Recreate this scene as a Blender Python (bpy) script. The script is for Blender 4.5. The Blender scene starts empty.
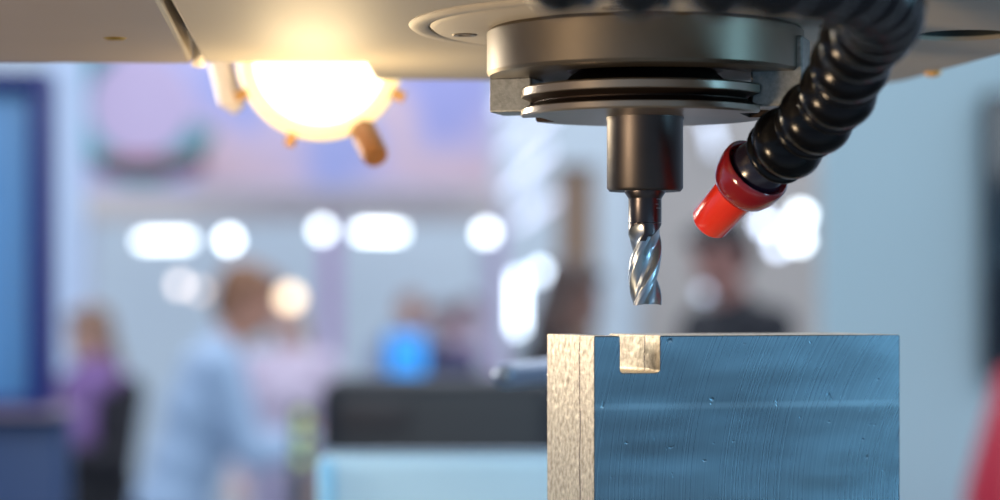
import bpy, bmesh, math, random
from mathutils import Vector, Matrix, Quaternion
random.seed(7)
PI = math.pi
scn = bpy.context.scene
col = scn.collection
FPX = 85.0 / 36.0 * 1000.0          # focal length in pixels of the 1000 px frame
CZ, HY = 1.50, 300.0                # camera height, horizon row

def W(px, py, d):                    # a point of the place seen at px,py and standing d metres away
    return Vector(((px - 500.0) * d / FPX, d, CZ + (HY - py) * d / FPX))

def lin(c):
    return tuple(((v / 255.0) / 12.92 if v / 255.0 <= 0.04045 else ((v / 255.0 + 0.055) / 1.055) ** 2.4) for v in c)

# ------------------------------------------------------------------ materials
MATS = {}
def mat(name, rgb, rough=0.5, metal=0.0, emit=0.0, ecol=None, noise=None, bump=None, spec=0.5, trans=0.0, coat=0.0, sss=0.0):
    if name in MATS: return MATS[name]
    m = bpy.data.materials.new(name); m.use_nodes = True
    nt = m.node_tree; b = nt.nodes['Principled BSDF']
    c = lin(rgb)
    b.inputs['Base Color'].default_value = (*c, 1)
    b.inputs['Roughness'].default_value = rough
    b.inputs['Metallic'].default_value = metal
    b.inputs['Specular IOR Level'].default_value = spec
    b.inputs['Transmission Weight'].default_value = trans
    b.inputs['Coat Weight'].default_value = coat
    b.inputs['Subsurface Weight'].default_value = sss
    if emit:
        b.inputs['Emission Color'].default_value = (*lin(ecol or rgb), 1)
        b.inputs['Emission Strength'].default_value = emit
    tc = nt.nodes.new('ShaderNodeTexCoord')
    if noise:                          # (scale, amount) gentle mottling of the colour
        n = nt.nodes.new('ShaderNodeTexNoise'); n.inputs['Scale'].default_value = noise[0]; n.inputs['Detail'].default_value = 5
        nt.links.new(tc.outputs['Object'], n.inputs['Vector'])
        mx = nt.nodes.new('ShaderNodeMix'); mx.data_type = 'RGBA'
        k = noise[1]
        mx.inputs[6].default_value = (*[max(0, v * (1 - k)) for v in c], 1)
        mx.inputs[7].default_value = (*[min(1, v * (1 + k)) for v in c], 1)
        nt.links.new(n.outputs['Fac'], mx.inputs[0]); nt.links.new(mx.outputs[2], b.inputs['Base Color'])
    if bump:                           # (scale, strength, distance)
        n2 = nt.nodes.new('ShaderNodeTexNoise'); n2.inputs['Scale'].default_value = bump[0]; n2.inputs['Detail'].default_value = 6
        nt.links.new(tc.outputs['Object'], n2.inputs['Vector'])
        bp = nt.nodes.new('ShaderNodeBump'); bp.inputs['Strength'].default_value = bump[1]; bp.inputs['Distance'].default_value = bump[2]
        nt.links.new(n2.outputs['Fac'], bp.inputs['Height']); nt.links.new(bp.outputs['Normal'], b.inputs['Normal'])
    MATS[name] = m
    return m

def N(nt, t, **kw):
    n = nt.nodes.new(t)
    for k, v in kw.items(): setattr(n, k, v)
    return n
def math_node(nt, op, a, b=None, c=None):
    n = N(nt, 'ShaderNodeMath', operation=op)
    for i, v in enumerate((a, b, c)):
        if v is None: continue
        if isinstance(v, (int, float)): n.inputs[i].default_value = v
        else: nt.links.new(v, n.inputs[i])
    return n.outputs[0]

# ------------------------------------------------------------------ mesh builder
def frame_from(d):
    d = Vector(d).normalized()
    return d.to_track_quat('Z', 'Y').to_matrix()

class MB:
    def __init__(s): s.bm = bmesh.new()
    def box(s, x0, x1, y0, y1, z0, z1, M=None):
        vs = [s.bm.verts.new(Vector(p)) for p in ((x0,y0,z0),(x1,y0,z0),(x1,y1,z0),(x0,y1,z0),(x0,y0,z1),(x1,y0,z1),(x1,y1,z1),(x0,y1,z1))]
        for f in ((0,3,2,1),(4,5,6,7),(0,1,5,4),(1,2,6,5),(2,3,7,6),(3,0,4,7)): s.bm.faces.new([vs[i] for i in f])
        if M is not None:
            for v in vs: v.co = M @ v.co
        return s
    def prism(s, poly, z0, z1, M=None):
        a = [s.bm.verts.new((x, y, z0)) for x, y in poly]; b = [s.bm.verts.new((x, y, z1)) for x, y in poly]
        n = len(poly)
        s.bm.faces.new(a[::-1]); s.bm.faces.new(b)
        for i in range(n): s.bm.faces.new((a[i], a[(i+1) % n], b[(i+1) % n], b[i]))
        if M is not None:
            for v in a + b: v.co = M @ v.co
        return s
    def lathe(s, prof, M=None, seg=48, close=True):
        M = M or Matrix()
        rings = []
        for r, z in prof:
            if r < 1e-7: rings.append([s.bm.verts.new(M @ Vector((0, 0, z)))])
            else: rings.append([s.bm.verts.new(M @ Vector((r*math.cos(2*PI*i/seg), r*math.sin(2*PI*i/seg), z))) for i in range(seg)])
        for a, b in zip(rings, rings[1:]):
            for i in range(seg):
                j = (i + 1) % seg
                try:
                    if len(a) == 1 and len(b) == 1: continue
                    if len(a) == 1: s.bm.faces.new((a[0], b[j], b[i]))
                    elif len(b) == 1: s.bm.faces.new((a[i], a[j], b[0]))
                    else: s.bm.faces.new((a[i], a[j], b[j], b[i]))
                except ValueError: pass
        return s
    def tube(s, pts, rad, seg=16, cap=True):
        pts = [Vector(p) for p in pts]; n = len(pts); rings = []
        q = None
        for i, p in enumerate(pts):
            t = (pts[min(i+1, n-1)] - pts[max(i-1, 0)]).normalized()
            if q is None: x = frame_from(t).col[0].copy()
            else: x = (q - t * q.dot(t)).normalized()
            q = x; y = t.cross(x)
            r = rad[i] if isinstance(rad, (list, tuple)) else rad
            rings.append([s.bm.verts.new(p + x*r*math.cos(2*PI*k/seg) + y*r*math.sin(2*PI*k/seg)) for k in range(seg)])
        for a, b in zip(rings, rings[1:]):
            for k in range(seg): s.bm.faces.new((a[k], a[(k+1) % seg], b[(k+1) % seg], b[k]))
        if cap: s.bm.faces.new(rings[0][::-1]); s.bm.faces.new(rings[-1])
        return s
    def ball(s, c, r, seg=20, rot=None):
        r = r if isinstance(r, (tuple, list, Vector)) else (r, r, r)
        M = Matrix.Translation(Vector(c)) @ (rot.to_4x4() if rot is not None else Matrix()) @ Matrix.Diagonal((*r, 1))
        bmesh.ops.create_uvsphere(s.bm, u_segments=seg, v_segments=seg//2 + 2, radius=1, matrix=M)
        return s
    def cap(s, a, b, ra, rb, seg=14):     # a tapered limb with round ends
        a, b = Vector(a), Vector(b)
        s.tube([a, b], [ra, rb], seg); s.ball(a, ra, seg); s.ball(b, rb, seg)
        return s
    def build(s, name, m, parent=None, smooth=True, bevel=0, bseg=2, angle=40, voxel=0, world=True):
        bm = s.bm
        if not voxel:
            bmesh.ops.recalc_face_normals(bm, faces=bm.faces)
        if world and parent is not None:
            r = parent
            while r.parent: r = r.parent
            bmesh.ops.translate(bm, verts=bm.verts, vec=-r.location)
        me = bpy.data.meshes.new(name); bm.to_mesh(me); bm.free()
        o = bpy.data.objects.new(name, me); col.objects.link(o)
        for mm in (m if isinstance(m, list) else [m]): me.materials.append(mm)
        if voxel:
            md = o.modifiers.new('r', 'REMESH'); md.mode = 'VOXEL'; md.voxel_size = voxel
            ms = o.modifiers.new('s', 'SMOOTH'); ms.iterations = 4; ms.factor = 0.5
            bake(o)
        if bevel:
            md = o.modifiers.new('Bevel', 'BEVEL'); md.width = bevel; md.segments = bseg; md.limit_method = 'ANGLE'; md.angle_limit = math.radians(35)
            md.harden_normals = False
            bake(o)
        if smooth:
            for p in o.data.polygons: p.use_smooth = True
            try: o.data.set_sharp_from_angle(angle=math.radians(angle))
            except Exception: pass
        if parent is not None: o.parent = parent
        return o

def bake(o):
    dg = bpy.context.evaluated_depsgraph_get(); dg.update()
    me = bpy.data.meshes.new_from_object(o.evaluated_get(dg))
    me.name = o.name
    o.modifiers.clear(); o.data = me

def cut(o, cutters):
    for c in cutters:
        md = o.modifiers.new('b', 'BOOLEAN'); md.object = c; md.operation = 'DIFFERENCE'; md.solver = 'EXACT'
    bake(o)
    for c in cutters:
        me = c.data; bpy.data.objects.remove(c); bpy.data.meshes.remove(me)

def thing(name, label, cat, loc=(0,0,0), group=None):
    o = bpy.data.objects.new(name, None); col.objects.link(o)
    o.empty_display_size = 0.05
    o.location = loc; o['label'] = label; o['category'] = cat
    if group: o['group'] = group
    return o
def tag(o, label, cat, group=None):
    o['label'] = label; o['category'] = cat
    if group: o['group'] = group
    return o
def structure(o): o['kind'] = 'structure'; return o

# ================================================================== MATERIALS OF THE MACHINE
def paint_mat():
    m = mat('grey_machine_paint', (164, 155, 139), 0.56, 0, bump=(900, 0.12, 0.0004))
    return m
PAINT = paint_mat()
COVER = mat('cover_paint', (138, 126, 110), 0.40, 0, bump=(700, 0.10, 0.0004), noise=(14, 0.10))
NOSE = mat('ground_spindle_steel', (122, 113, 101), 0.38, 1.0, noise=(55, 0.14), bump=(300, 0.06, 0.0003))
RINGSTEEL = mat('toolholder_steel', (152, 142, 130), 0.28, 0.8, noise=(70, 0.12))
DARKSTEEL = mat('blackened_steel', (70, 66, 65), 0.42, 1.0, noise=(90, 0.2), bump=(600, 0.08, 0.0002))
GROOVE = mat('dark_groove_steel', (52, 42, 36), 0.5, 0.8)  # darker tone for the flange groove and the taper
KEYSTEEL = mat('key_steel', (140, 142, 140), 0.45, 0.9, noise=(600, 0.45), bump=(1500, 0.25, 0.0003))
CARBIDE = mat('coated_carbide', (66, 62, 64), 0.30, 0.9, noise=(200, 0.15))
FLUTE = mat('ground_carbide', (156, 164, 172), 0.32, 1.0, noise=(300, 0.1), bump=(500, 0.08, 0.0002))
BLACKP = mat('black_plastic', (6, 6, 8), 0.2, 0, spec=0.24, bump=(300, 0.05, 0.0004))
REDP = mat('red_plastic', (224, 50, 30), 0.26, 0, coat=0.4, sss=0.0)
REDC = mat('dark_red_plastic', (126, 18, 24), 0.18, 0, coat=0.5)
BRASS = mat('brass', (205, 160, 70), 0.35, 1.0)
CHROME = mat('brushed_chrome', (200, 204, 208), 0.22, 1.0, noise=(60, 0.3))

def block_face_mat():
    m = bpy.data.materials.new('milled_steel_face'); m.use_nodes = True
    nt = m.node_tree; b = nt.nodes['Principled BSDF']
    b.inputs['Metallic'].default_value = 1.0
    tc = N(nt, 'ShaderNodeTexCoord')
    sep = N(nt, 'ShaderNodeSeparateXYZ'); nt.links.new(tc.outputs['Object'], sep.inputs[0])
    # face-mill swirl: circles about a far centre
    mp = N(nt, 'ShaderNodeVectorMath', operation='SUBTRACT'); nt.links.new(tc.outputs['Object'], mp.inputs[0]); mp.inputs[1].default_value = (0.172, 0, -0.056)
    ln = N(nt, 'ShaderNodeVectorMath', operation='LENGTH'); nt.links.new(mp.outputs[0], ln.inputs[0])
    nz = N(nt, 'ShaderNodeTexNoise', noise_dimensions='1D'); nz.inputs['Scale'].default_value = 2300; nz.inputs['Detail'].default_value = 4
    nt.links.new(ln.outputs['Value'], nz.inputs['W'])
    nz2 = N(nt, 'ShaderNodeTexNoise'); nz2.inputs['Scale'].default_value = 45; nz2.inputs['Detail'].default_value = 6
    nt.links.new(tc.outputs['Object'], nz2.inputs['Vector'])
    nz3 = N(nt, 'ShaderNodeTexNoise', noise_dimensions='1D'); nz3.inputs['Scale'].default_value = 40; nz3.inputs['Detail'].default_value = 1.2
    nt.links.new(sep.outputs['Z'], nz3.inputs['W'])
    # feed line of the cutter pass, a lighter line in the colour 23 mm below the top edge
    dz = math_node(nt, 'ABSOLUTE', math_node(nt, 'ADD', sep.outputs['Z'], 0.0231))
    ridge = math_node(nt, 'SUBTRACT', 1.0, math_node(nt, 'MINIMUM', math_node(nt, 'MULTIPLY', dz, 700.0), 1.0))
    # wear spots
    vz = N(nt, 'ShaderNodeTexNoise'); vz.inputs['Scale'].default_value = 210; vz.inputs['Detail'].default_value = 2
    nt.links.new(tc.outputs['Object'], vz.inputs['Vector'])
    spot = math_node(nt, 'MULTIPLY', math_node(nt, 'MAXIMUM', math_node(nt, 'SUBTRACT', vz.outputs['Fac'], 0.69), 0.0), 9.0)
    rr = math_node(nt, 'ADD', math_node(nt, 'MULTIPLY', nz.outputs['Fac'], 0.12), 0.18)
    rr = math_node(nt, 'SUBTRACT', math_node(nt, 'ADD', rr, math_node(nt, 'MULTIPLY', nz2.outputs['Fac'], 0.10)), math_node(nt, 'MULTIPLY', ridge, 0.0))
    nt.links.new(rr, b.inputs['Roughness'])
    cr = N(nt, 'ShaderNodeValToRGB'); cr.color_ramp.elements[0].position = 0.25; cr.color_ramp.elements[1].position = 0.8
    cr.color_ramp.elements[0].color = (*lin((76, 94, 106)), 1); cr.color_ramp.elements[1].color = (*lin((116, 132, 141)), 1)
    lo = N(nt, 'ShaderNodeTexNoise'); lo.inputs['Scale'].default_value = 1.0; lo.inputs['Detail'].default_value = 2
    lmp = N(nt, 'ShaderNodeMapping'); lmp.inputs['Scale'].default_value = (9, 9, 30); lmp.inputs['Rotation'].default_value = (0, 0.22, 0)
    nt.links.new(tc.outputs['Object'], lmp.inputs[0]); nt.links.new(lmp.outputs[0], lo.inputs['Vector'])
    f = math_node(nt, 'ADD', math_node(nt, 'MULTIPLY', nz.outputs['Fac'], 0.62), math_node(nt, 'MULTIPLY', lo.outputs['Fac'], 0.40))
    f = math_node(nt, 'ADD', math_node(nt, 'SUBTRACT', f, spot), math_node(nt, 'MULTIPLY', ridge, 0.45))
    nt.links.new(f, cr.inputs['Fac']); nt.links.new(cr.outputs['Color'], b.inputs['Base Color'])
    h = math_node(nt, 'ADD', math_node(nt, 'MULTIPLY', nz.outputs['Fac'], 0.14), math_node(nt, 'MULTIPLY', ridge, -0.0))
    h = math_node(nt, 'ADD', h, math_node(nt, 'MULTIPLY', lo.outputs['Fac'], 16.0))
    h = math_node(nt, 'SUBTRACT', h, math_node(nt, 'MULTIPLY', spot, 2.0))
    bp = N(nt, 'ShaderNodeBump'); bp.inputs['Strength'].default_value = 0.35; bp.inputs['Distance'].default_value = 0.0004
    nt.links.new(h, bp.inputs['Height']); nt.links.new(bp.outputs['Normal'], b.inputs['Normal'])
    return m
BFACE = block_face_mat()
def block_side_mat():
    m = bpy.data.materials.new('rough_sawn_steel'); m.use_nodes = True
    nt = m.node_tree; b = nt.nodes['Principled BSDF']
    b.inputs['Metallic'].default_value = 0.5; b.inputs['Roughness'].default_value = 0.42
    tc = N(nt, 'ShaderNodeTexCoord')
    vo = N(nt, 'ShaderNodeTexVoronoi'); vo.inputs['Scale'].default_value = 330; nt.links.new(tc.outputs['Object'], vo.inputs['Vector'])
    nz = N(nt, 'ShaderNodeTexNoise'); nz.inputs['Scale'].default_value = 420; nz.inputs['Detail'].default_value = 6; nt.links.new(tc.outputs['Object'], nz.inputs['Vector'])
    cr = N(nt, 'ShaderNodeValToRGB'); e = cr.color_ramp.elements
    e[0].position = 0.30; e[0].color = (*lin((150, 132, 104)), 1); e[1].position = 0.72; e[1].color = (*lin((226, 214, 190)), 1)
    nt.links.new(nz.outputs['Fac'], cr.inputs['Fac'])
    # a dark saw line parallel to the front edge
    sep = N(nt, 'ShaderNodeSeparateXYZ'); nt.links.new(tc.outputs['Object'], sep.inputs[0])
    wob = N(nt, 'ShaderNodeTexNoise'); wob.inputs['Scale'].default_value = 90; nt.links.new(tc.outputs['Object'], wob.inputs['Vector'])
    yy = math_node(nt, 'ADD', sep.outputs['Y'], math_node(nt, 'MULTIPLY', math_node(nt, 'SUBTRACT', wob.outputs['Fac'], 0.5), 0.003))
    dl = math_node(nt, 'ABSOLUTE', math_node(nt, 'SUBTRACT', yy, 0.0135))
    line = math_node(nt, 'GREATER_THAN', 0.0006, dl)
    line = math_node(nt, 'MULTIPLY', line, math_node(nt, 'GREATER_THAN', nz.outputs['Fac'], 0.42))
    mx = N(nt, 'ShaderNodeMix', data_type='RGBA'); mx.inputs[7].default_value = (*lin((82, 62, 40)), 1)
    nt.links.new(line, mx.inputs[0]); nt.links.new(cr.outputs['Color'], mx.inputs[6]); nt.links.new(mx.outputs[2], b.inputs['Base Color'])
    bp = N(nt, 'ShaderNodeBump'); bp.inputs['Strength'].default_value = 0.35; bp.inputs['Distance'].default_value = 0.0005
    hh = math_node(nt, 'ADD', nz.outputs['Fac'], math_node(nt, 'MULTIPLY', vo.outputs['Distance'], 0.6))
    nt.links.new(hh, bp.inputs['Height']); nt.links.new(bp.outputs['Normal'], b.inputs['Normal'])
    return m
BSIDE = block_side_mat()

# ================================================================== STEEL WORKPIECE
TH = math.radians(18)
A = Vector((0.03046, 0.765, CZ - 0.01166))
def make_block():
    Lx, Dy, Hz = 0.1103, 0.0465, 0.092
    t = thing('steel_block', 'square steel workpiece with a milled slot in its top edge below the end mill', 'workpiece', A)
    t.rotation_euler = (0, 0, TH)
    s0, s1, sd, fr = 0.0091, 0.0229, 0.0121, 0.0011
    prof = [(0, -Hz), (Lx, -Hz), (Lx, 0), (s1, 0)]
    for k in range(6): a = k/5*PI/2; prof.append((s1 - fr + fr*math.cos(a), -sd + fr - fr*math.sin(a)))
    for k in range(6): a = k/5*PI/2; prof.append((s0 + fr - fr*math.sin(a), -sd + fr - fr*math.cos(a)))
    prof += [(s0, 0), (0, 0)]
    M = Matrix(((1,0,0,0),(0,0,1,0),(0,1,0,0),(0,0,0,1)))    # polygon x,z extruded along y
    mb = MB(); mb.prism(prof, 0, Dy, M)
    o = mb.build('block_body', [BFACE, BSIDE], t, smooth=False, bevel=0.00035, bseg=2, world=False)
    for p in o.data.polygons:
        p.material_index = 0 if p.normal.y < -0.9 else 1
        p.use_smooth = False
    return t
make_block()

# ================================================================== MACHINE TABLE below the frame
def make_table():
    t = thing('machine_table', 'grey machine table under the steel workpiece', 'machine table', (0.09, 0.80, 0))
    zt = A.z - 0.092
    mb = MB()
    y0, y1 = 0.62, 1.0
    prof = [(y0, zt - .06), (y1, zt - .06), (y1, zt)]
    for yc in (0.92, 0.86, 0.70):
        prof += [(yc + .007, zt), (yc + .007, zt - .012), (yc + .012, zt - .012), (yc + .012, zt - .02), (yc - .012, zt - .02), (yc - .012, zt - .012), (yc - .007, zt - .012), (yc - .007, zt)]
    prof += [(y0, zt)]
    M = Matrix(((0,0,1,0),(1,0,0,0),(0,1,0,0),(0,0,0,1)))
    mb.prism(prof, -0.35, 0.53, M)
    mb.build('table_top', mat('table_iron', (120, 120, 118), 0.4, 0.8), t, smooth=False, bevel=0.001)
    MB().box(-0.2, 0.38, 0.66, 0.98, 0, zt - .0605).build('pedestal', mat('pedestal_paint', (150, 152, 150), 0.5), t, smooth=False, bevel=0.01)
make_table()

# ================================================================== MILLING HEAD
ZU = CZ + 0.0917
AX, AY = 0.04833, 0.787
AL = math.radians(16)
def make_head():
    t = thing('milling_head', 'beige grey milling machine head overhead with a round spindle nose beneath', 'machine head', (AX, AY, ZU))
    mb = MB()
    seam = [(-0.0929, 0.62), (-0.1009, 0.7216), (-0.1140, 0.9115)]
    poly = [(0.2418, 0.62), (0.187, 0.884), (0.170, 0.985), (0.164, 1.000), (0.152, 1.003), (-0.052, 0.984), (-0.052, 0.9115)] + seam[::-1]
    mb.prism(poly, ZU, ZU + 0.26)
    c = mb.build('casting', PAINT, t, smooth=False, bevel=0.0012)
    hb = MB(); hc = W(963, 35.5, 0); hd = 0.0917 * FPX / 264.5
    hx = 463 * hd / FPX
    hb.lathe([(0, ZU - .01), (0.0172, ZU - .01), (0.0172, ZU + .05), (0, ZU + .05)], Matrix.Translation((hx, hd, 0)), 64)
    h = hb.build('cutter', PAINT, None, smooth=False)
    cut(c, [h])
    # dark lining of the hole
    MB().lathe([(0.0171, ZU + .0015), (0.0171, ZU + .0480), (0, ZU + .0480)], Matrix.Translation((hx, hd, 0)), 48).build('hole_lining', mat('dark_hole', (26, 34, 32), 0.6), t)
    # left cover
    mb = MB()
    mb.prism([(-0.1037, 0.7216), (-0.1190, 0.9120), (-0.46, 0.9020), (-0.46, 0.62), (-0.0958, 0.62)], ZU - 0.0004, ZU + 0.10)
    mb.build('cover_panel', COVER, t, smooth=False, bevel=0.0016)
    # added wedge where cover and casting meet, near-white as a painted lamp glint
    MB().prism([(-0.1158, 0.9095), (-0.1192, 0.9118), (-0.1175, 0.9150), (-0.1140, 0.9140)], ZU - 0.0016, ZU + 0.012).build('glint_wedge', mat('painted_glint', (250, 240, 220), 0.35), t, smooth=False, bevel=0.0004)
    # brass plug in the cover
    pd = 0.0917 * FPX / 263.0
    MB().lathe([(0, ZU - .0012), (0.003, ZU - .0012), (0.0042, ZU - .0004), (0.0042, ZU + .003), (0, ZU + .003)], Matrix.Translation((-385 * pd / FPX, pd, 0)), 32).build('brass_plug', BRASS, t)
    MB().ball((0.1745, 0.952, ZU - .0002), (0.0035, 0.006, 0.0016), 16).build('sealant_blob', mat('amber_sealant', (214, 160, 60), 0.3), t)
    # flange rings round the spindle
    Mt = Matrix.Translation((AX, AY, 0))
    MB().lathe([(0.0722, ZU - .0002), (0.0722, ZU - .0009), (0.0730, ZU - .0014), (0.0775, ZU - .0014), (0.0787, ZU - .0004), (0.0787, ZU + .003), (0.0722, ZU + .003)], Mt, 128).build('outer_ring', PAINT, t)
    MB().lathe([(0.050, ZU + .003), (0.050, ZU - .0018), (0.0700, ZU - .0018), (0.0716, ZU - .0006), (0.0716, ZU + .003)], Mt, 128).build('flange_plate', PAINT, t)
    for k in range(4):
        a = math.radians(168 + 90 * k)
        MB().lathe([(0, ZU - .0008), (0.0020, ZU - .0008), (0.0021, ZU - .0022), (0.0040, ZU - .0022), (0.0043, ZU - .0019), (0.0043, ZU + .001), (0, ZU + .001)],
                   Matrix.Translation((AX + .0617*math.cos(a), AY + .0617*math.sin(a), 0)), 24).build('screw', mat('dull_screw', (120, 110, 96), 0.45, 0.6), t)
    # spindle nose
    zb = CZ + 0.0743
    R = 0.0527
    nose = MB().lathe([(0.022, ZU + .002), (0.0515, ZU + .002), (0.0515, ZU - .0018), (R, ZU - .003), (R, zb + .0012), (R - .0009, zb + .0001), (R - .002, zb), (0.036, zb), (0.034, zb + .001), (0.026, zb + .002), (0.022, zb + .006), (0.022, ZU + .002)], Mt, 160).build('spindle_nose', NOSE, t, angle=30)
    # two drive keys
    for sg, ztop, rout in ((-1, zb + .0005, 0.0517), (1, CZ + 0.0858, 0.0540)):
        d = Vector((math.cos(AL) * sg, -math.sin(AL) * sg, 0)); q = Vector((-d.y, d.x, 0))
        M = Matrix(((d.x, q.x, 0, AX), (d.y, q.y, 0, AY), (0, 0, 1, 0), (0, 0, 0, 1)))
        k = MB().box(0.0370, rout, -0.008, 0.008, CZ + 0.0630, ztop, M).build('drive_key', KEYSTEEL, t, smooth=False, bevel=0.0007)
    return t
make_head()

# ================================================================== TOOL HOLDER
def make_holder():
    zf = CZ + 0.0608                       # underside of the flange
    t = thing('tool_holder', 'round steel tool holder with grooved flange hanging in the spindle nose', 'tool holder', (AX, AY, CZ + 0.036))
    Mt = Matrix.Translation((AX, AY, 0)); R = 0.0414
    prof = [(0.0, zf), (R - .0006, zf), (R, zf + .0006), (R, zf + .0023), (R - .0004, zf + .0026), (R - .0042, zf + .0044), (R - .0042, zf + .0048), (R - .0004, zf + .0064), (R, zf + .0067), (R, zf + .0090), (R - .0006, zf + .0096), (0.0, zf + .0096)]
    f = MB().lathe(prof, Mt, 160).build('flange', [RINGSTEEL, GROOVE], t, angle=30)
    cs = []
    for sg in (-1, 1):
        d = Vector((math.cos(AL) * sg, -math.sin(AL) * sg, 0)); q = Vector((-d.y, d.x, 0))
        M = Matrix(((d.x, q.x, 0, AX), (d.y, q.y, 0, AY), (0, 0, 1, 0), (0, 0, 0, 1)))
        cs.append(MB().box(0.0335, 0.06, -0.0095, 0.0095, zf - .01, zf + .02, M).build('cutter', RINGSTEEL, None, smooth=False))
    cut(f, cs)
    for p in f.data.polygons:
        z = p.center.z + t.location.z; r = Vector((p.center.x, p.center.y)).length
        if zf + .0025 < z < zf + .0065 and r > 0.0335: p.material_index = 1
    MB().lathe([(0.0, zf + .0090), (0.030, zf + .0090), (0.0245, zf + .014), (0.020, zf + .017), (0, zf + .017)], Mt, 64).build('taper', GROOVE, t)
    zn = CZ + 0.0362
    MB().lathe([(0.0130, zf + .001), (0.0130, zf - .0005), (0.0127, zf - .0012), (0.0127, zn + .0010), (0.0119, zn), (0.0075, zn), (0.0068, zn + .0008), (0.0060, zn + .0008)], Mt, 96).build('shank_body', DARKSTEEL, t)
    return t
make_holder()

# ================================================================== END MILL
def make_mill():
    zt, zb = CZ + 0.0367, CZ - 0.0017
    t = thing('end_mill', 'fluted end mill hanging over the slot in the steel workpiece', 'cutter', (AX, AY, zb))
    Mt = Matrix.Translation((AX, AY, 0)); R = 0.00552
    z1 = CZ + 0.0256                      # where the flutes run out
    MB().lathe([(0, zt), (0.0069, zt), (0.0069, zt - .0008), (0.0057, zt - .0026), (R, zt - .003), (R, z1 + .0002), (0, z1 + .0002)], Mt, 64).build('tool_shank', CARBIDE, t)
    # fluted part, four right-hand flutes
    def sec(u):
        u = (u / (PI*2/3)) % 1.0
        pts = [(0, 1.0), (0.13, 1.0), (0.17, 0.965), (0.28, 0.93), (0.40, 0.76), (0.58, 0.54), (0.76, 0.52), (0.88, 0.64), (0.955, 0.90), (1.0, 1.0)]
        for (a, ra), (b, rb) in zip(pts, pts[1:]):
            if a <= u <= b: return ra + (rb - ra) * (u - a) / (b - a)
        return 1.0
    bm = bmesh.new(); nz, na = 90, 144
    lead = 0.052; rows = []; dep = {}
    for i in range(nz + 1):
        z = zb + (z1 - zb) * i / nz
        row = []
        for k in range(na):
            a = 2*PI*k/na
            ph = a - (z - zb)/lead*2*PI + 0.35; r0 = sec(ph); uu = (ph/(PI*2/3)) % 1.0
            dz = (z1 - z) / 0.0085 - 0.40 * min(1.2, ((uu - 0.66) / 0.34) ** 2)         # run-out: the wheel leaves the bar on a curve
            lim = 1.0 if dz <= 0 else max(0.0, 1 - 0.48 * min(1.0, dz) ** 0.9)
            r = max(r0, lim)
            zz = z + (0.0009 * (1 - r0) / 0.42 if i == 0 else 0)
            v = bm.verts.new((AX + R*r*math.cos(a), AY + R*r*math.sin(a), zz)); row.append(v); dep[v] = r
        rows.append(row)
    for a, b in zip(rows, rows[1:]):
        for k in range(na):
            f = bm.faces.new((a[k], a[(k+1) % na], b[(k+1) % na], b[k]))
            zc = f.calc_center_median().z
            f.material_index = 1 if zc > z1 - .0060 and min(dep[v] for v in f.verts) > 0.955 else 0
    cap = bm.verts.new((AX, AY, zb + .0012))
    for k in range(na): bm.faces.new((rows[0][(k+1) % na], rows[0][k], cap))
    top = bm.faces.new(rows[-1])
    mb = MB(); mb.bm.free(); mb.bm = bm
    mb.build('flutes', [FLUTE, CARBIDE], t, angle=35)
    # faint etched size marks on the shank
    mk = MB()
    for dz, w, dx in ((.0345, .0016, .2), (.0335, .0022, .25), (.0318, .0012, .18), (.0305, .0024, .22)):
        a0 = -PI/2 + 0.45 + dx
        pts = [(AX + (R + .00003)*math.cos(a0 + s*w/R/6), AY + (R + .00003)*math.sin(a0 + s*w/R/6), CZ + dz) for s in range(7)]
        mk.tube(pts, 0.00013, 6)
    mk.build('etched_mark', mat('etch', (170, 176, 186), 0.4, 0.6), t)
make_mill()

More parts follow.
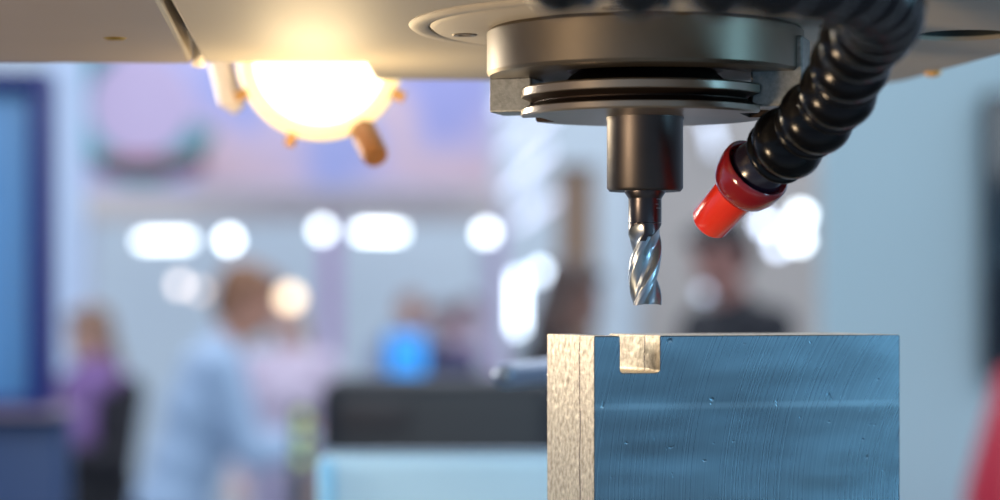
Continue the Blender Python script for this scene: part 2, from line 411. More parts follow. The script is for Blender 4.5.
# ================================================================== COOLANT HOSE
def catmull(P, n=40):
    out = []
    Q = [2*P[0]-P[1]] + P + [2*P[-1]-P[-2]]
    for i in range(1, len(Q)-2):
        a, b, c, d = Q[i-1:i+3]
        for k in range(n):
            s = k/n
            out.append(0.5*((2*b) + (c-a)*s + (2*a-5*b+4*c-d)*s*s + (3*b-a-3*c+d)*s**3))
    out.append(P[-1]); return out
def make_hose():
    P = [W(470,-44,.55), W(560,-37,.54), W(650,-34,.535), W(740,-33,.535), W(820,-28,.56), W(874,-8,.605), W(880,20,.65), W(855,46,.685), W(847,78,.705), W(825,110,.725), W(795,137,.742), W(774,155,.752)]
    pts = catmull(P)
    L = [0]
    for a, b in zip(pts, pts[1:]): L.append(L[-1] + (b-a).length)
    def at(s):
        for i in range(len(L)-1):
            if L[i+1] >= s:
                f = (s-L[i])/(L[i+1]-L[i]); return pts[i].lerp(pts[i+1], f), (pts[i+1]-pts[i]).normalized()
        return pts[-1], (pts[-1]-pts[-2]).normalized()
    root = P[-1].copy()
    t = thing('coolant_hose', 'black jointed coolant hose with a red nozzle beside the end mill', 'hose', root)
    pitch, R = 0.0182, 0.0110
    prof = [(0.0048, -.0016), (0.0058, -.0012), (0.0080, .0000), (0.0099, .0006), (0.0102, .0016), (0.0098, .0024), (0.0092, .0029), (0.0092, .0033), (0.0103, .0046), (0.0111, .0068), (0.0113, .0088), (0.0108, .0112), (0.0094, .0134), (0.0074, .0152), (0.0060, .0162), (0.0054, .0172), (0.0050, .0192)]
    seg0 = None; n = int(L[-1] / pitch)
    off = L[-1] - n*pitch
    for i in range(n):
        p, d = at(off + i*pitch); p2, _ = at(min(L[-1], off + (i+1)*pitch))
        d = (p2 - p).normalized()
        M = Matrix.Translation(p - root) @ frame_from(-d).to_4x4() @ Matrix.Translation((0, 0, -pitch))
        if seg0 is None:
            seg0 = MB().lathe([(r_*1.07, z_) for r_, z_ in prof], None, 40).build('hose_segment', BLACKP, t, angle=50, world=False); o = seg0
        else:
            o = seg0.copy(); col.objects.link(o); o.parent = t
        o.matrix_local = M
    # red nozzle
    end = W(750, 177, .764); dimg = (W(711, 221, .780) - end).normalized()
    M = Matrix.Translation(end - root) @ frame_from(dimg).to_4x4() @ Matrix.Scale(1.06, 4)
    nz = MB().lathe([(0.0082, -.0020), (0.0092, -.0040), (0.0104, -.0046), (0.0111, -.0040), (0.0112, -.0020), (0.0108, .0014), (0.0098, .0044), (0.0084, .0064), (0.0070, .0072), (0.0050, .0074)], None, 48)
    c = nz.build('nozzle_collar', REDC, t, angle=50, world=False); c.matrix_local = M
    tb = MB().lathe([(0.0064, .0040), (0.0068, .0064), (0.0064, .0228), (0.0058, .0236), (0.0048, .0236), (0.0044, .0226), (0.0044, .0100), (0, .0100)], None, 48)
    c = tb.build('nozzle_tip', REDP, t, angle=50, world=False); c.matrix_local = M
    bl = MB().ball((0, 0, -.0030), (0.0090, 0.0090, 0.0105), 32)
    c = bl.build('nozzle_ball', mat('violet_black_plastic', (26, 20, 34), 0.22, 0, spec=0.6), t, world=False); c.matrix_local = M
make_hose()

# ================================================================== WORK LAMP
LAMPM = mat('lamp_glass', (255, 246, 224), 0.4, emit=2.6, ecol=(255, 240, 212))
RIMM = mat('lamp_rim_glow', (255, 236, 190), 0.4, emit=0.75, ecol=(255, 222, 150))  # emission puts the lamp's spilled glow onto the cream rim
def make_lamp():
    c = W(320, 58, 1.03)
    t = thing('work_lamp', 'glowing round work lamp hanging behind the milling head', 'lamp', c)
    nrm = Vector((0.02, -1, -0.16)).normalized()
    M = Matrix.Translation(c) @ frame_from(nrm).to_4x4() @ Matrix.Scale(1.03, 4)
    R = 0.0350
    MB().lathe([(0.0, -.0005), (0.0278, -.0005), (0.0276, .002), (0.022, .0050), (0.011, .0066), (0, .0072)], M, 64).build('lamp_glass', LAMPM, t)
    MB().lathe([(0.0280, -.003), (0.0280, .0036), (0.0310, .0052), (0.0340, .0040), (0.0352, .000), (0.0348, -.004), (0.0280, -.004)], M, 64).build('rim', RIMM, t)
    MB().lathe([(0.0345, -.003), (0.0340, -.014), (0.025, -.026), (0.012, -.032), (0, -.032)], M, 48).build('lamp_housing', mat('lamp_body', (196, 176, 140), 0.4, 0.3), t)
    for a in (-25, -110, 205):
        aa = math.radians(a)
        MB().box(-.0030, .0030, -.0022, .0022, -.005, .0045, M @ Matrix.Rotation(aa, 4, 'Z') @ Matrix.Translation((0.0366, 0, 0))).build('rim_clip', mat('clip', (190, 140, 80), 0.4, 0.4), t, smooth=False, bevel=0.0005)
    # side clamp on the left, adjusting knob at lower right, arm up behind the head
    p0, p1 = W(222, 66, 1.05), W(231, 100, 1.05)
    MB().tube([p0 + Vector((0,0,.03)), p0, p1, p1 + Vector((.004, 0, -.004))], [0.0055, 0.0055, 0.0058, 0.0035], 20).build('side_clamp', mat('pale_clamp', (228, 214, 200), 0.4), t)
    k0, k1 = W(357, 118, 1.04), W(376, 157, 1.02)
    MB().tube([k0 + (k0-k1)*0.3, k0, k0.lerp(k1, .9), k1], [0.0040, 0.0058, 0.0060, 0.0052], 24).build('knob', mat('tan_knob', (150, 96, 44), 0.45), t)
    MB().tube([c + Vector((0,.028,.002)), c + Vector((0,.045,.02)), c + Vector((0,.045,.12)), c + Vector((0,.02,.15)), Vector((c.x, .9120, c.z + .15))], 0.007, 16).build('arm', mat('lamp_arm', (70, 70, 72), 0.4), t)
make_lamp()

# ================================================================== NEAR BACKGROUND
def rbox(name, m, parent, p0, p1, d0, d1, z0=None, bevel=0.01, seg=3):    # box with front face spanning pixels p0..p1 at distance d0
    a, b = W(p0[0], p0[1], d0), W(p1[0], p1[1], d0)
    return MB().box(a.x, b.x, d0, d1, b.z if z0 is None else z0, a.z).build(name, m, parent, smooth=True, bevel=bevel, bseg=seg, angle=30)

t = thing('machine_guard', 'pale blue rounded sheet metal guard low in front of the dark console', 'guard', (W(440, 452, 1.45).x, 1.46, 0))
rbox('guard_sheet', mat('pale_blue_enamel', (176, 206, 222), 0.28, noise=(8, .08)), t, (316, 454), (640, 500), 1.45, 1.475, z0=0.0, bevel=0.010, seg=5)
rbox('guard_lip', mat('lid_edge', (120, 140, 160), 0.35), t, (326, 451), (630, 453.8), 1.455, 1.47, bevel=0.0006)
rbox('corner_post', mat('bright_corner', (150, 208, 240), 0.2), t, (318, 460), (334, 520), 1.444, 1.4495, bevel=0.002)

t = thing('chrome_pipe', 'short chrome pipe end poking out from behind the workpiece', 'pipe', W(580, 366, 1.14))
pa, pb = W(504, 376, 1.12), W(600, 366, 1.20)
dd = (pa - pb).normalized()
MB().lathe([(0, .0046), (0.0022, .0042), (0.0042, .0030), (0.0055, .0010), (0.0060, -.0020), (0.0060, -(pa-pb).length), (0, -(pa-pb).length)], Matrix.Translation(pa) @ frame_from(dd).to_4x4(), 40).build('pipe_tube', mat('polished_pipe', (140, 152, 170), 0.28, 0.95), t)
MB().tube([pb, pb + Vector((.01, .02, -.03)), Vector((pb.x + .015, pb.y + .03, 1.30)), Vector((pb.x + .015, pb.y + .03, 0.0))], 0.012, 20).build('pipe_stand', mat('dark_stand', (40, 38, 40), 0.4), t)

t = thing('dark_machine', 'dark charcoal machine console behind the pale blue guard', 'machine', (W(420, 400, 3.2).x, 3.28, 0))
rbox('console_body', mat('charcoal_shell', (20, 21, 28), 0.5, noise=(5, .2)), t, (318, 378), (560, 470), 3.2, 3.36, z0=0.0, bevel=0.03, seg=4)
rbox('console_panel', mat('brownish_panel', (44, 36, 38), 0.5), t, (336, 396), (408, 430), 3.19, 3.205, bevel=0.004)
t = thing('signal_post', 'thin dark post with three green signal lights left of the console', 'signal light', (W(301, 440, 4.6).x, 4.6, 0))
p = W(301, 405, 4.6)
MB().tube([(p.x, 4.6, 0), (p.x, 4.6, p.z)], 0.018, 20).build('post', mat('post_olive', (72, 74, 58), 0.5), t)
for py in (418, 437, 458):
    q = W(302, py, 4.57); MB().ball(q, (0.011, 0.008, 0.011), 16).build('green_light', mat('green_light', (150, 170, 84), 0.4, emit=1.0, ecol=(176, 200, 96)), t)

# left framed display case
t = thing('display_case', 'tall display case with a deep blue frame at the left edge', 'display case', (W(-20, 300, 3.4).x, 3.5, 0))
FR = mat('deep_blue_frame', (20, 30, 116), 0.35)
rbox('frame_post', FR, t, (29, 70), (47, 415), 3.40, 3.48, bevel=0.006)
rbox('frame_post', FR, t, (-125, 70), (-107, 415), 3.40, 3.48, bevel=0.006)
rbox('frame_rail', FR, t, (-107, 70), (29, 86), 3.402, 3.478, bevel=0.004)
rbox('frame_rail', FR, t, (-107, 398), (29, 415), 3.402, 3.478, bevel=0.004)
rbox('back_panel', mat('pale_blue_panel', (92, 148, 200), 0.4, noise=(3, .25)), t, (-107, 86), (29, 398), 3.445, 3.475, bevel=0.001)
rbox('base_cabinet', mat('navy_base', (30, 60, 106), 0.5), t, (-125, 416), (64, 500), 3.40, 3.47, z0=0.0, bevel=0.01)
rbox('base_ledge', mat('pinkish_ledge', (150, 128, 140), 0.45), t, (-128, 410), (60, 415.8), 3.34, 3.48, bevel=0.002)
t = thing('white_column', 'pale white column right of the blue framed display case', 'column', (W(62, 300, 9.2).x, 9.3, 0))
a, b = W(44, 0, 9.2), W(80, 0, 9.2)
MB().box(a.x, b.x, 9.2, 9.34, 0.0, 3.2).build('column_shaft', mat('column_white', (196, 212, 236), 0.5), t, smooth=False, bevel=0.008)
MB().box(a.x - .02, b.x + .02, 9.18, 9.36, 0.0, 0.12).build('column_base', mat('column_white2', (170, 180, 200), 0.5), t, smooth=False, bevel=0.004)

# right partition with dark screen
t = thing('partition_panel', 'tall plain light blue partition panel at the right behind the workpiece', 'partition', (W(905, 300, 5.0).x, 5.05, 0))
a, b = W(822, 0, 5.0), W(1075, 0, 5.0)
MB().box(a.x, b.x, 5.0, 5.06, 0.06, 2.9).build('panel', mat('light_blue_panel', (186, 208, 214), 0.6, noise=(2, .06)), t, smooth=False, bevel=0.004)
for xx in (a.x + .1, b.x - .1):
    MB().box(xx - .03, xx + .03, 4.9, 5.16, 0.0, 0.06).build('foot', mat('foot_grey', (120, 124, 130), 0.5), t, smooth=False, bevel=0.004)
t = thing('wall_screen', 'dark upright display screen at the far right edge', 'screen', W(1015, 240, 4.9))
rbox('screen_body', mat('screen_black', (18, 26, 40), 0.35), t, (988, 92), (1060, 380), 4.90, 4.985, bevel=0.008)
rbox('screen_glass', mat('screen_glass', (12, 22, 36), 0.12), t, (992, 100), (1056, 372), 4.895, 4.902, bevel=0.001)
t = thing('red_cone', 'red tapered cone low at the right edge under the dark screen', 'cone', (W(1010, 500, 4.3).x, 4.3, 0))
zz = W(0, 372, 4.3).z
MB().lathe([(0, 0.03), (0.15, 0.03), (0.085, 1.15), (0.026, zz), (0.014, zz + .01), (0, zz + .01)], Matrix.Translation((W(1012, 0, 4.3).x, 4.3, 0)), 48).build('cone_body', mat('signal_red', (196, 34, 56), 0.45), t)
MB().box(-.19, .19, -.19, .19, 0, .03, Matrix.Translation((W(1012, 0, 4.3).x, 4.3, 0))).build('cone_base', mat('cone_base', (40, 36, 38), 0.6), t, smooth=False, bevel=0.01)

# brown post and beige partition
t = thing('brown_post', 'narrow brown upright post behind the tool and block', 'post', (W(575, 0, 9.4).x, 9.4, 0))
a, b = W(557, 172, 9.4), W(596, 0, 9.4)
MB().box(a.x, b.x, 9.4, 9.5, 0, a.z).build('post_shaft', mat('brown_veneer', (138, 112, 92), 0.6, noise=(6, .15)), t, smooth=False, bevel=0.006)
MB().box(a.x - .008, b.x + .008, 9.39, 9.51, a.z + .001, a.z + .03).build('post_cap', mat('brown_cap', (104, 84, 70), 0.6), t, smooth=False, bevel=0.004)
t = thing('beige_partition', 'warm grey partition wall behind the dark haired man', 'partition', (W(720, 0, 10.2).x, 10.2, 0))
a, b = W(640, 0, 10.2), W(835, 0, 10.2)
MB().box(a.x, b.x, 10.2, 10.28, 0, 3.4).build('panel', mat('warm_grey_panel', (176, 168, 162), 0.7, noise=(2, .08)), t, smooth=False, bevel=0.005)
MB().box(a.x - .03, a.x - .001, 10.18, 10.30, 0, 3.4).build('edge_profile', mat('alu_profile', (186, 196, 204), 0.4, .5), t, smooth=False, bevel=0.003)

# ================================================================== HALL
HOUS = mat('light_housing', (200, 206, 214), 0.5)
structure(MB().box(-7, 7, -3.5, 15, -0.1, 0.0).build('floor', mat('hall_floor', (140, 146, 156), 0.5, noise=(1.2, .12)), None, smooth=False))
structure(MB().box(-7, 7, 14.0, 14.2, 0, 5.0).build('wall_back', mat('hall_wall', (204, 217, 224), 0.8, noise=(.8, .05)), None, smooth=False))
structure(MB().box(-7.2, -7, -3.5, 14.2, 0, 5.0).build('wall_left', mat('hall_wall_left', (196, 204, 220), 0.8), None, smooth=False))
structure(MB().box(7, 7.2, -3.5, 14.2, 0, 5.0).build('wall_right', mat('hall_wall_right', (190, 204, 216), 0.8), None, smooth=False))
structure(MB().box(-7.2, 7.2, 4.0, 14.2, 5.0, 5.2).build('ceiling', mat('hall_ceiling', (190, 190, 204), 0.8), None, smooth=False))

# fascia beam
t = thing('fascia_beam', 'long warm grey fascia beam over the stands below the hanging signs', 'beam', W(280, 206, 11.4))
rbox('beam_board', mat('warm_grey_board', (216, 206, 200), 0.7), t, (70, 192), (500, 222), 11.4, 11.52, bevel=0.008)
for px in (84, 488):
    a = W(px, 222, 11.46)
    MB().box(a.x - .035, a.x + .035, 11.42, 11.5, 0, a.z).build('beam_leg', mat('beam_leg', (188, 190, 206), 0.6), t, smooth=False, bevel=0.004)

# hanging signs
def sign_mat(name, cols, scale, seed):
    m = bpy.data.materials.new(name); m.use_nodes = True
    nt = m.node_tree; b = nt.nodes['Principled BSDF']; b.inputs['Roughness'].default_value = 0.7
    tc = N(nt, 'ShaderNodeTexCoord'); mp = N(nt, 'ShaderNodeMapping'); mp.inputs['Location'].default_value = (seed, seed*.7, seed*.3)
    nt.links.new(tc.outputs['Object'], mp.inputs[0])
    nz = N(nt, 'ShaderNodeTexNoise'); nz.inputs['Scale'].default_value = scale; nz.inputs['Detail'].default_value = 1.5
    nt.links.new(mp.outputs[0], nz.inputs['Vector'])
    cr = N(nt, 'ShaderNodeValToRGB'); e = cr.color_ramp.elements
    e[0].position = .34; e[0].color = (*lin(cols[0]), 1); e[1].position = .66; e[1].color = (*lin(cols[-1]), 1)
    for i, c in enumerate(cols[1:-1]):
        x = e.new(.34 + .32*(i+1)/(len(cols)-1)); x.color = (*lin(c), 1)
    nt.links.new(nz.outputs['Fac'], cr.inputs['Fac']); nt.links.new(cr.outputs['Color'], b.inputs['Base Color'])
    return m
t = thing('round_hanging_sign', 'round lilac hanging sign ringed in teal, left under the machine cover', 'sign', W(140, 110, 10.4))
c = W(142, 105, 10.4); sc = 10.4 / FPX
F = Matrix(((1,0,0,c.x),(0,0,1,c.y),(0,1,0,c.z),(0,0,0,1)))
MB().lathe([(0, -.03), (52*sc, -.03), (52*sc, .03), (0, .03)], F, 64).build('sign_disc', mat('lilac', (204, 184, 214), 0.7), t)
pts = [c + Vector((64*sc*math.cos(a), 0, 64*sc*math.sin(a)*1.05)) for a in [math.radians(v) for v in range(120, 345, 6)]]
MB().tube(pts, [14*sc]*len(pts), 14).build('teal_swoosh', mat('teal_print', (92, 158, 166), 0.7), t)
pts = [c + Vector((x*sc, -.02, -62*sc - 0.0022*sc*(x-5)**2*(-1))) for x in range(-40, 66, 6)]
MB().tube(pts, [11*sc]*len(pts), 14).build('red_brown_swoosh', mat('red_brown_print', (122, 62, 60), 0.7), t)
t = thing('lavender_banner', 'wide lavender hanging banner behind the work lamp, its glow painted in pink', 'sign', W(340, 110, 11.0))
rbox('banner_cloth', sign_mat('lavender_print_lamp_glow', [(168, 168, 220), (206, 190, 220), (228, 196, 202), (216, 194, 216), (172, 176, 224)], 1.6, 3.1), t, (196, 30), (494, 186), 11.0, 11.04, bevel=0.004)  # print colours, with pink painted in for the lamp's warm bloom
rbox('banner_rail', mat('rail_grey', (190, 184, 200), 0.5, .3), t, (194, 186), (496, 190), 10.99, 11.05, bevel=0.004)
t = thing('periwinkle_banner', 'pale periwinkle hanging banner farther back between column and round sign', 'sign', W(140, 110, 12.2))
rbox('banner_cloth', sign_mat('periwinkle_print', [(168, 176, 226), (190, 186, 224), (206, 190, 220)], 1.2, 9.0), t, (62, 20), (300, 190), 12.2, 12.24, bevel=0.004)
for px in (90, 270):
    q = W(px, 20, 12.22); MB().tube([q, Vector((q.x, q.y, 5.0))], 0.008, 8).build('hanger', HOUS, t)

# stand walls below the beam, lilac posts
for (px0, px1, d, lab) in ((322, 338, 11.9, 'lilac stand post left of the small far people'), (490, 503, 11.9, 'lilac stand post beside the vertical light')):
    a, b = W(px0, 0, d), W(px1, 0, d)
    tag(MB().box(a.x, b.x, d, d + .08, 0, 2.05).build('stand_post', mat('lilac_post', (196, 160, 204), 0.6), None, smooth=False, bevel=0.004), lab, 'post', 'lilac stand posts')

# ---------------- lights of the stands
def light_bar(px0, py0, px1, py1, d, th, s, rgb, label, name='light_tube', group=None, hang=None):
    a, b = W(px0, py0, d), W(px1, py1, d); r = th * d / FPX / 2
    t = thing(name, label, 'light', (a + b) / 2, group)
    key = 'glow_%d_%d_%d_%d' % (*rgb, int(s*10))
    m = mat(key, rgb, 0.5, emit=s)
    MB().tube([a, b], r, 14).build('tube', m, t)
    for f_ in (0.12, 0.88) if hang is not None else ():
        q = a.lerp(b, f_) + Vector((0, r*1.6, 0))
        MB().tube([q, Vector((q.x, q.y, hang))], 0.006, 8).build('hanger', HOUS, t)
    u = (b - a).normalized(); back = Vector((0, r*1.6, 0))
    MB().tube([a - u*r*.6 + back, b + u*r*.6 + back], r*1.1, 10).build('housing', HOUS, t)
    return t
def spot(px, py, d, dia, s, rgb, label, group=None):
    c = W(px, py, d); r = dia * d / FPX / 2
    t = thing('spot_lamp', label, 'light', c, group)
    m = mat('spot_%d_%d_%d_%d' % (*rgb, int(s*10)), rgb, 0.5, emit=s)
    M = Matrix.Translation(c) @ frame_from((0, -1, 0)).to_4x4()
    MB().lathe([(0, .012), (r*.6, .009), (r*.96, 0), (r*.96, -.002), (0, -.002)], M, 24).build('bulb', m, t)
    MB().lathe([(r, .004), (r*1.15, .002), (r*1.1, -.03), (r*.5, -.09), (0, -.1)], M, 24).build('can', HOUS, t)
    return t
CW = (238, 248, 255); DW = (222, 234, 255)
HB = W(0, 222, 11.4).z
light_bar(140, 241, 190, 240.5, 11.44, 9, 5.6, CW, 'long white light tube under the beam at left', hang=HB)
spot(229, 240, 11.2, 13, 9.0, CW, 'round white lamp at the right end of the left light tube')
spot(322, 230, 11.2, 13, 7.0, CW, 'round white lamp at the left end of the middle light tube')
light_bar(358, 232, 401, 232.5, 11.44, 9, 7.0, CW, 'long white light tube under the beam at middle', hang=HB)
spot(486, 233, 11.2, 13, 8.0, CW, 'round white lamp under the right end of the beam')
light_bar(518, 275, 518, 331, 9.0, 9, 6.4, (226, 240, 255), 'upright white light tube left of the brown post', hang=0.0)
spot(540, 272, 9.2, 13, 6.5, (226, 240, 255), 'round white lamp beside the upright light tube')
for i, (x0, y0, x1, y1, s) in enumerate(((498, 112, 560, 66, 0.95), (503, 152, 575, 95, 0.95), (507, 193, 550, 148, 1.25), (515, 226, 556, 196, 1.1))):
    lab = ('topmost slanted ceiling light tube left of the spindle nose', 'second slanted ceiling light tube from the top', 'third slanted ceiling light tube from the top', 'lowest slanted ceiling light tube above the upright light tube')[i]
    light_bar(x0, y0, x1, y1, 12.3 + .22*i, 8, s, (232, 236, 255), lab, group='slanted ceiling tubes', hang=5.0)
spot(180, 285, 10.5, 12, 3.2, (255, 240, 232), 'faint warm round lamp left above the white shirted man')
spot(200, 291, 11.6, 10, 2.2, (255, 234, 220), 'dimmest warm round lamp just left of the man with ginger hair')
spot(290, 298, 9.0, 20, 3.2, (255, 226, 190), 'large warm lamp right of the man with ginger hair')
spot(765, 224, 9.8, 13, 7.0, DW, 'leftmost white lamp above the dark haired man')
spot(801, 216, 9.8, 14, 9.0, CW, 'uppermost white lamp above the dark haired man')
spot(799, 240, 9.8, 14, 9.0, CW, 'rightmost white lamp above the dark haired man')
spot(778, 246, 9.8, 12, 6.0, DW, 'lowest white lamp above the dark haired man')
spot(704, 293, 9.8, 10, 1.3, DW, 'dim lamp left of the dark haired man')
light_bar(708, 118, 716, 152, 10.1, 9, 1.4, DW, 'dim upright light tube behind the red nozzle', hang=5.0)

# blue screen on stand
t = thing('blue_screen', 'bright blue upright screen among the small far people', 'screen', (W(407, 0, 9.5).x, 9.5, 0))
rbox('screen_case', mat('screen_case', (30, 34, 44), 0.4), t, (385, 330), (428, 394), 9.5, 9.56, bevel=0.01)
rbox('screen_face', mat('blue_glow', (50, 150, 230), 0.3, emit=0.62, ecol=(40, 150, 236)), t, (388, 333), (425, 391), 9.49, 9.502, bevel=0.002)
c = W(407, 394, 9.53)
MB().box(c.x - .02, c.x + .02, 9.51, 9.55, 0.02, c.z).build('screen_stand', mat('stand_dark', (40, 40, 46), 0.5), t, smooth=False, bevel=0.004)
MB().box(c.x - .18, c.x + .18, 9.4, 9.66, 0, 0.02).build('stand_foot', mat('stand_dark', (40, 40, 46), 0.5), t, smooth=False, bevel=0.004)

# ================================================================== PEOPLE
def person(px, py_top, d, height, face, label, skin, hair, top, bottom, lean=0.0, hairlen=0.0, arms='down', head_turn=0.0, nod=0.15, group=None, extra=None, skirt=False, scarf=None):
    s = height / 1.75
    x = (px - 500) * d / FPX
    root = thing('person', label, 'person', (x, d, 0), group)
    ca, sa = math.cos(face), math.sin(face)
    fwd = lambda v: Vector((v.x*ca - v.y*sa, v.x*sa + v.y*ca, v.z)) * s
    cl, sl = math.cos(lean), math.sin(lean)
    def up(x_, y_, z_):                       # upper body point, leaned forward about the hips
        zz = z_ - 0.95
        return Vector((x_, y_*cl + zz*sl, 0.95 + zz*cl - y_*sl))
    tr = lambda v: fwd(v)
    L = lambda x_, y_, z_: fwd(Vector((x_, y_, z_)))
    U = lambda x_, y_, z_: fwd(up(x_, y_, z_))
    # arms
    def arm(sd):
        sh = up(.185*sd, -.005, 1.425)
        if arms == 'down': el = sh + Vector((.05*sd, -.02, -.29)); wr = el + Vector((-.01*sd, .10, -.235))
        elif arms == 'front': el = sh + Vector((.05*sd, .08, -.27)); wr = el + Vector((-.09*sd, .22, .02))
        else: el = sh + Vector((.06*sd, .05, -.28)); wr = el + Vector((-.10*sd, .19, .09))
        return sh, el, wr
    body = MB()
    # trunk and legs
    E = lambda mb, c, r: mb.ball(fwd(c), tuple(v*s for v in r), 20, Matrix.Rotation(face, 3, 'Z') @ Matrix.Rotation(-lean if c.z > 1.0 else 0, 3, 'X'))
    def trunk(mb, g):
        E(mb, up(0, 0, .96), (.165+g, .115+g, .12+g)); E(mb, up(0, 0, 1.10), (.148+g, .105+g, .15+g))
        E(mb, up(0, .01, 1.28), (.168+g, .118+g, .17+g)); E(mb, up(0, -.005, 1.40), (.172+g, .092+g, .085+g))
    trunk(body, 0)
    body.cap(U(0, -.01, 1.43), U(0, .022, 1.56), .062*s, .054*s)
    def legs(mb, g, low):
        for sd in (-1, 1):
            mb.cap(L(.09*sd, 0, .90), L(.10*sd, .015, .50), (.088+g)*s, (.058+g)*s)
            mb.cap(L(.10*sd, .015, .50), L(.105*sd, -.02, low), (.057+g)*s, (.040+g)*s)
    legs(body, 0, .09)
    for sd in (-1, 1):
        body.cap(L(.105*sd, -.03, .045), L(.125*sd, .15, .035), .042*s, .034*s)
    # head
    hq = Matrix.Rotation(face + head_turn, 3, 'Z') @ Matrix.Rotation(-nod - lean*.4, 3, 'X')
    hc = U(0, .035, 1.645)
    H = lambda x_, y_, z_: hc + hq @ (Vector((x_, y_, z_)) * s)
    hb = lambda mb, p, r: mb.ball(H(*p), tuple(v*s for v in r), 18, hq)
    hb(body, (0, -.008, .030), (.074, .094, .082)); hb(body, (0, .020, -.035), (.060, .074, .078)); hb(body, (0, .045, -.080), (.034, .036, .026))
    hb(body, (0, .096, -.022), (.014, .018, .022)); hb(body, (0, .086, -.058), (.024, .010, .008))
    for sd in (-1, 1): hb(body, (.076*sd, -.005, -.012), (.010, .020, .030))
    hand_pts = []
    for sd in (-1, 1):
        sh, el, wr = arm(sd)
        body.cap(fwd(sh), fwd(el), .052*s, .040*s); body.cap(fwd(el), fwd(wr), .040*s, .028*s)
        dr = (wr - el).normalized(); side = Vector((1, 0, 0)) - dr * dr.x; side.normalize(); nor = dr.cross(side)
        pc = wr + dr*.05
        body.cap(fwd(wr), fwd(wr + dr*.075), .030*s, .034*s)
        for k, ln in enumerate((.062, .074, .069, .052)):
            b0 = wr + dr*.082 + side*((k - 1.5)*.0225); m_ = b0 + dr*ln*.55 + nor*.004; e_ = m_ + dr*ln*.42 + nor*.016
            body.cap(fwd(b0), fwd(m_), .0098*s, .0092*s, 10); body.cap(fwd(m_), fwd(e_), .0092*s, .0080*s, 10)
        ts = -sd
        b0 = wr + dr*.030 + side*(ts*.028); m_ = b0 + dr*.032 + side*(ts*.024); e_ = m_ + dr*.030 + side*(ts*.004)
        body.cap(fwd(b0), fwd(m_), .012*s, .0105*s, 10); body.cap(fwd(m_), fwd(e_), .0105*s, .009*s, 10)
    for v in body.bm.verts: v.co += root.location
    body.build('body', mat('skin_%d_%d_%d' % skin, skin, 0.55), root, voxel=0.0085)
    def part(name, mb, m):
        for v in mb.bm.verts: v.co += root.location
        return mb.build(name, m, root, voxel=0.011)
    sh_ = MB(); trunk(sh_, .014)
    for sd in (-1, 1):
        a_, e_, w_ = arm(sd)
        sh_.cap(fwd(a_), fwd(e_), .064*s, .052*s); sh_.cap(fwd(e_), fwd(e_.lerp(w_, .93)), .052*s, .040*s)
    sh_.cap(U(-.10, -.01, 1.455), U(.10, -.01, 1.455), .045*s, .045*s)
    sh_.cap(U(0, -.012, 1.44), U(0, .0, 1.485), .074*s, .068*s)
    part(extra or 'shirt', sh_, mat('cloth_%d_%d_%d' % top, top, 0.8, noise=(9, .12)))
    if scarf:
        sc_ = MB(); sc_.cap(U(0, -.01, 1.46), U(0, .02, 1.52), .088*s, .080*s); sc_.cap(U(.03, .08, 1.46), U(.05, .135, 1.20), .062*s, .060*s); sc_.cap(U(-.04, .08, 1.46), U(-.06, .135, 1.24), .058*s, .056*s)
        sc_.cap(U(-.12, 0, 1.44), U(.12, 0, 1.44), .070*s, .070*s)
        part('scarf', sc_, mat('scarf_%d_%d_%d' % scarf, scarf, 0.8, noise=(14, .5)))
    lg = MB()
    if skirt:
        lg.cap(L(0, 0, .95), L(0, 0, .80), .175*s, .19*s); lg.cap(L(0, 0, .80), L(0, 0, .52), .19*s, .22*s)
    else:
        E(lg, Vector((0, 0, .93)), (.178, .130, .12)); legs(lg, .016, .10)
    part('skirt' if skirt else 'trousers', lg, mat('cloth_%d_%d_%d' % bottom, bottom, 0.8))
    sho = MB()
    for sd in (-1, 1):
        sq = MB(); sq.cap(L(.105*sd, -.035, .050), L(.127*sd, .16, .042), .050*s, .041*s); sq.cap(L(.105*sd, -.02, .05), L(.105*sd, -.02, .11), .05*s, .046*s)
        part('shoe', sq, mat('shoe_dark', (30, 28, 30), 0.5))
    hr = MB()
    hb(hr, (0, -.022, .046), (.082, .098, .080)); hb(hr, (0, -.058, -.010), (.074, .056, .075))
    hb(hr, (0, .045, .085), (.060, .050, .030))
    if hairlen: hb(hr, (0, -.070, -.06 - hairlen/2), (.085, .050, .08 + hairlen/2))
    part('hair', hr, mat('hair_%d_%d_%d' % hair, hair, 0.6))
    for sd in (-1, 1):
        e = MB(); hb(e, (.030*sd, .084, .002), (.011, .008, .008))
        for v in e.bm.verts: v.co += root.location
        e.build('eye', mat('eye_dark', (40, 30, 28), 0.3), root)
    return root
RT = -PI/2          # facing +x
person(172, 268, 6.9, 1.63, RT - 0.1 + 0.35, 'man with ginger hair in a pale blue white shirt facing right', (196, 140, 116), (136, 92, 64), (162, 184, 210), (54, 60, 84), lean=0.30, arms='front', nod=0.25)
person(102, 312, 8.0, 1.47, PI*0.78, 'woman with long brown hair in a black coat with a purple scarf at left', (196, 150, 130), (122, 88, 66), (24, 22, 30), (18, 18, 24), lean=0.05, hairlen=.16, arms='front', skirt=True, extra='coat', scarf=(128, 96, 150))
person(750, 240, 7.3, 1.75, PI*0.68, 'man with short black hair in a black jacket right of the tool', (176, 124, 112), (34, 32, 34), (26, 28, 36), (30, 30, 38), lean=0.12, arms='up', nod=0.35, extra='jacket')
person(534, 276, 7.2, 1.62, RT + 0.3, 'person with dark brown hair in a black coat left behind the workpiece', (150, 112, 98), (74, 56, 50), (28, 25, 28), (26, 26, 30), lean=0.15, hairlen=.08, arms='down', nod=0.2, extra='coat')
person(411, 308, 12.6, 1.52, PI, 'small far person with an orange face above the blue screen', (216, 150, 120), (150, 100, 76), (150, 160, 190), (60, 64, 80), arms='down')
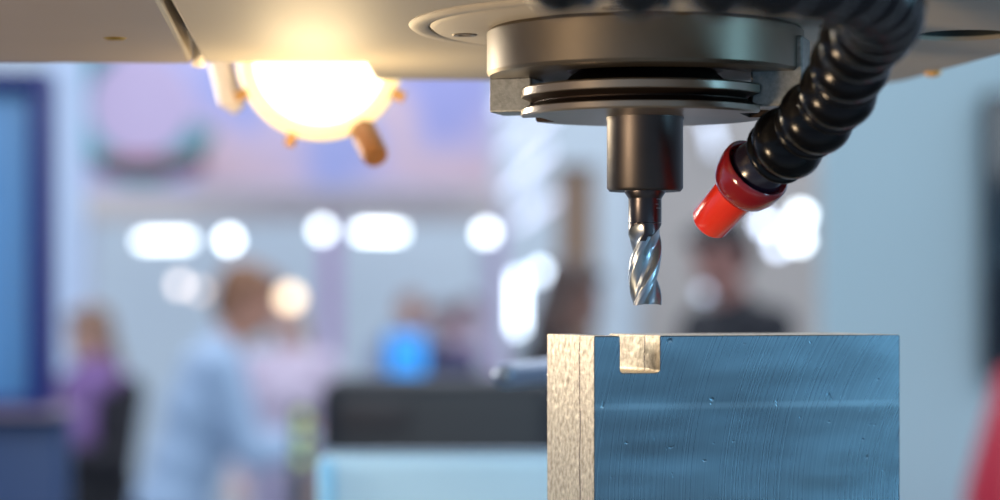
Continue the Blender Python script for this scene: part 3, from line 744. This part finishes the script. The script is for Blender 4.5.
person(445, 322, 12.2, 1.47, PI*0.8, 'small far person in dark blue right of the blue screen', (196, 160, 160), (110, 84, 84), (58, 62, 98), (50, 52, 70), arms='front')
person(468, 318, 12.9, 1.50, PI*1.1, 'small far person in pink beside the lilac post', (206, 170, 176), (120, 96, 100), (196, 172, 196), (90, 84, 110), arms='down')
person(288, 318, 9.6, 1.52, PI*0.9, 'person in a pale pink top under the large warm lamp', (214, 176, 164), (160, 120, 96), (206, 190, 208), (176, 166, 190), arms='down', hairlen=.1)

# sub-parts: pieces that belong to a part of a thing
def nest(child, parent_name, label=None):
    for o in list(scn.objects):
        if o.name.split('.')[0] == child and o.parent and o.parent.parent is None:
            for q in o.parent.children:
                if q.name.split('.')[0] == parent_name:
                    M = q.matrix_local.inverted() @ o.matrix_local
                    o.parent = q; o.matrix_parent_inverse = Matrix(); o.matrix_local = M
                    break
bpy.context.view_layer.update()
for c_, p_ in (('nozzle_tip', 'nozzle_collar'), ('nozzle_ball', 'nozzle_collar'), ('rim_clip', 'rim'), ('screw', 'flange_plate'), ('drive_key', 'spindle_nose'),
               ('screen_glass', 'screen_body'), ('etched_mark', 'tool_shank'), ('hole_lining', 'casting'), ('brass_plug', 'cover_panel'), ('green_light', 'post'), ('eye', 'body')):
    nest(c_, p_)
for o in scn.objects:
    k = o.name.split('.')[0]
    pl_ = {'nozzle_collar': 'dark red collar', 'nozzle_tip': 'bright red nozzle tip', 'lamp_glass': 'white glowing glass', 'rim': 'cream rim with added glow', 'brass_plug': 'small brass plug',
           'flutes': 'bright ground spiral flutes', 'knob': 'tan knob', 'scarf': 'purple scarf', 'green_light': 'green light', 'drive_key': 'grey steel drive key'}.get(k)
    if pl_: o['label'] = pl_

# ================================================================== LIGHT
w = bpy.data.worlds.new('World'); scn.world = w; w.use_nodes = True
bg = w.node_tree.nodes['Background']; bg.inputs['Color'].default_value = (0.42, 0.62, 0.86, 1); bg.inputs['Strength'].default_value = 0.56
def area(name, loc, target, sx, sy, power, rgb, spread=None):
    l = bpy.data.lights.new(name, 'AREA'); l.shape = 'RECTANGLE'; l.size = sx; l.size_y = sy; l.energy = power; l.color = rgb
    if spread: l.spread = spread
    o = bpy.data.objects.new(name, l); col.objects.link(o); o.location = loc
    o.rotation_euler = (Vector(target) - Vector(loc)).to_track_quat('-Z', 'Y').to_euler()
    return o
area('hall_daylight', (0, 8.6, 4.85), (0, 8.6, 0), 11, 9, 680, (0.88, 0.93, 1.0))
area('front_fill', (0.8, -2.2, 4.2), (0.5, 7, 1.2), 6, 2.5, 235, (0.80, 0.92, 1.0))  # unseen fill added behind the camera to brighten the front-facing panels
area('blue_reflection_fill', (1.6, -1.4, 2.02), (0.08, 0.79, 1.5), 1.6, 1.2, 7, (0.26, 0.62, 0.92))  # unseen blue fill added for the block's front face to reflect
area('right_cool_fill', (0.85, 0.38, 1.50), (0.08, 0.78, 1.56), 0.10, 0.20, 2.0, (0.32, 0.72, 1.0))  # unseen cool fill added to turn the nose's right side teal
area('rear_left_fill', (-0.47, 1.38, 1.58), (0.03, 0.80, 1.50), 0.14, 0.10, 2.6, (1.0, 0.88, 0.70))  # unseen warm fill added to gild the block's side, slot and top edge
area('left_warm_fill', (-0.62, 0.32, 1.27), (0.0, 0.80, 1.55), 0.16, 0.12, 6.5, (1.0, 0.72, 0.44))  # unseen warm fill added for the block's side and the head underside
pl = bpy.data.lights.new('lamp_light', 'POINT'); pl.energy = 0.36; pl.color = (1.0, 0.74, 0.40); pl.shadow_soft_size = 0.02
po = bpy.data.objects.new('lamp_light', pl); col.objects.link(po); po.location = W(312, 168, 0.905)

# ================================================================== CAMERA
cam = bpy.data.cameras.new('Camera'); co = bpy.data.objects.new('Camera', cam); col.objects.link(co)
co.location = (0, 0, CZ); co.rotation_euler = (PI/2, 0, 0)
cam.lens = 85; cam.sensor_width = 36; cam.sensor_fit = 'HORIZONTAL'
cam.shift_y = (HY - 250.0) / 1000.0
cam.clip_start = 0.05; cam.clip_end = 100
cam.dof.use_dof = True; cam.dof.focus_distance = 0.778; cam.dof.aperture_fstop = 6.3
scn.camera = co
scn.view_settings.view_transform = 'Standard'; scn.view_settings.look = 'None'
scn.view_settings.exposure = 0.0; scn.view_settings.gamma = 1.0; scn.view_settings.use_curve_mapping = False
try:
    scn.cycles.use_denoising = True; scn.cycles.denoiser = 'OPENIMAGEDENOISE'
    scn.cycles.sample_clamp_indirect = 6.0
except Exception: pass
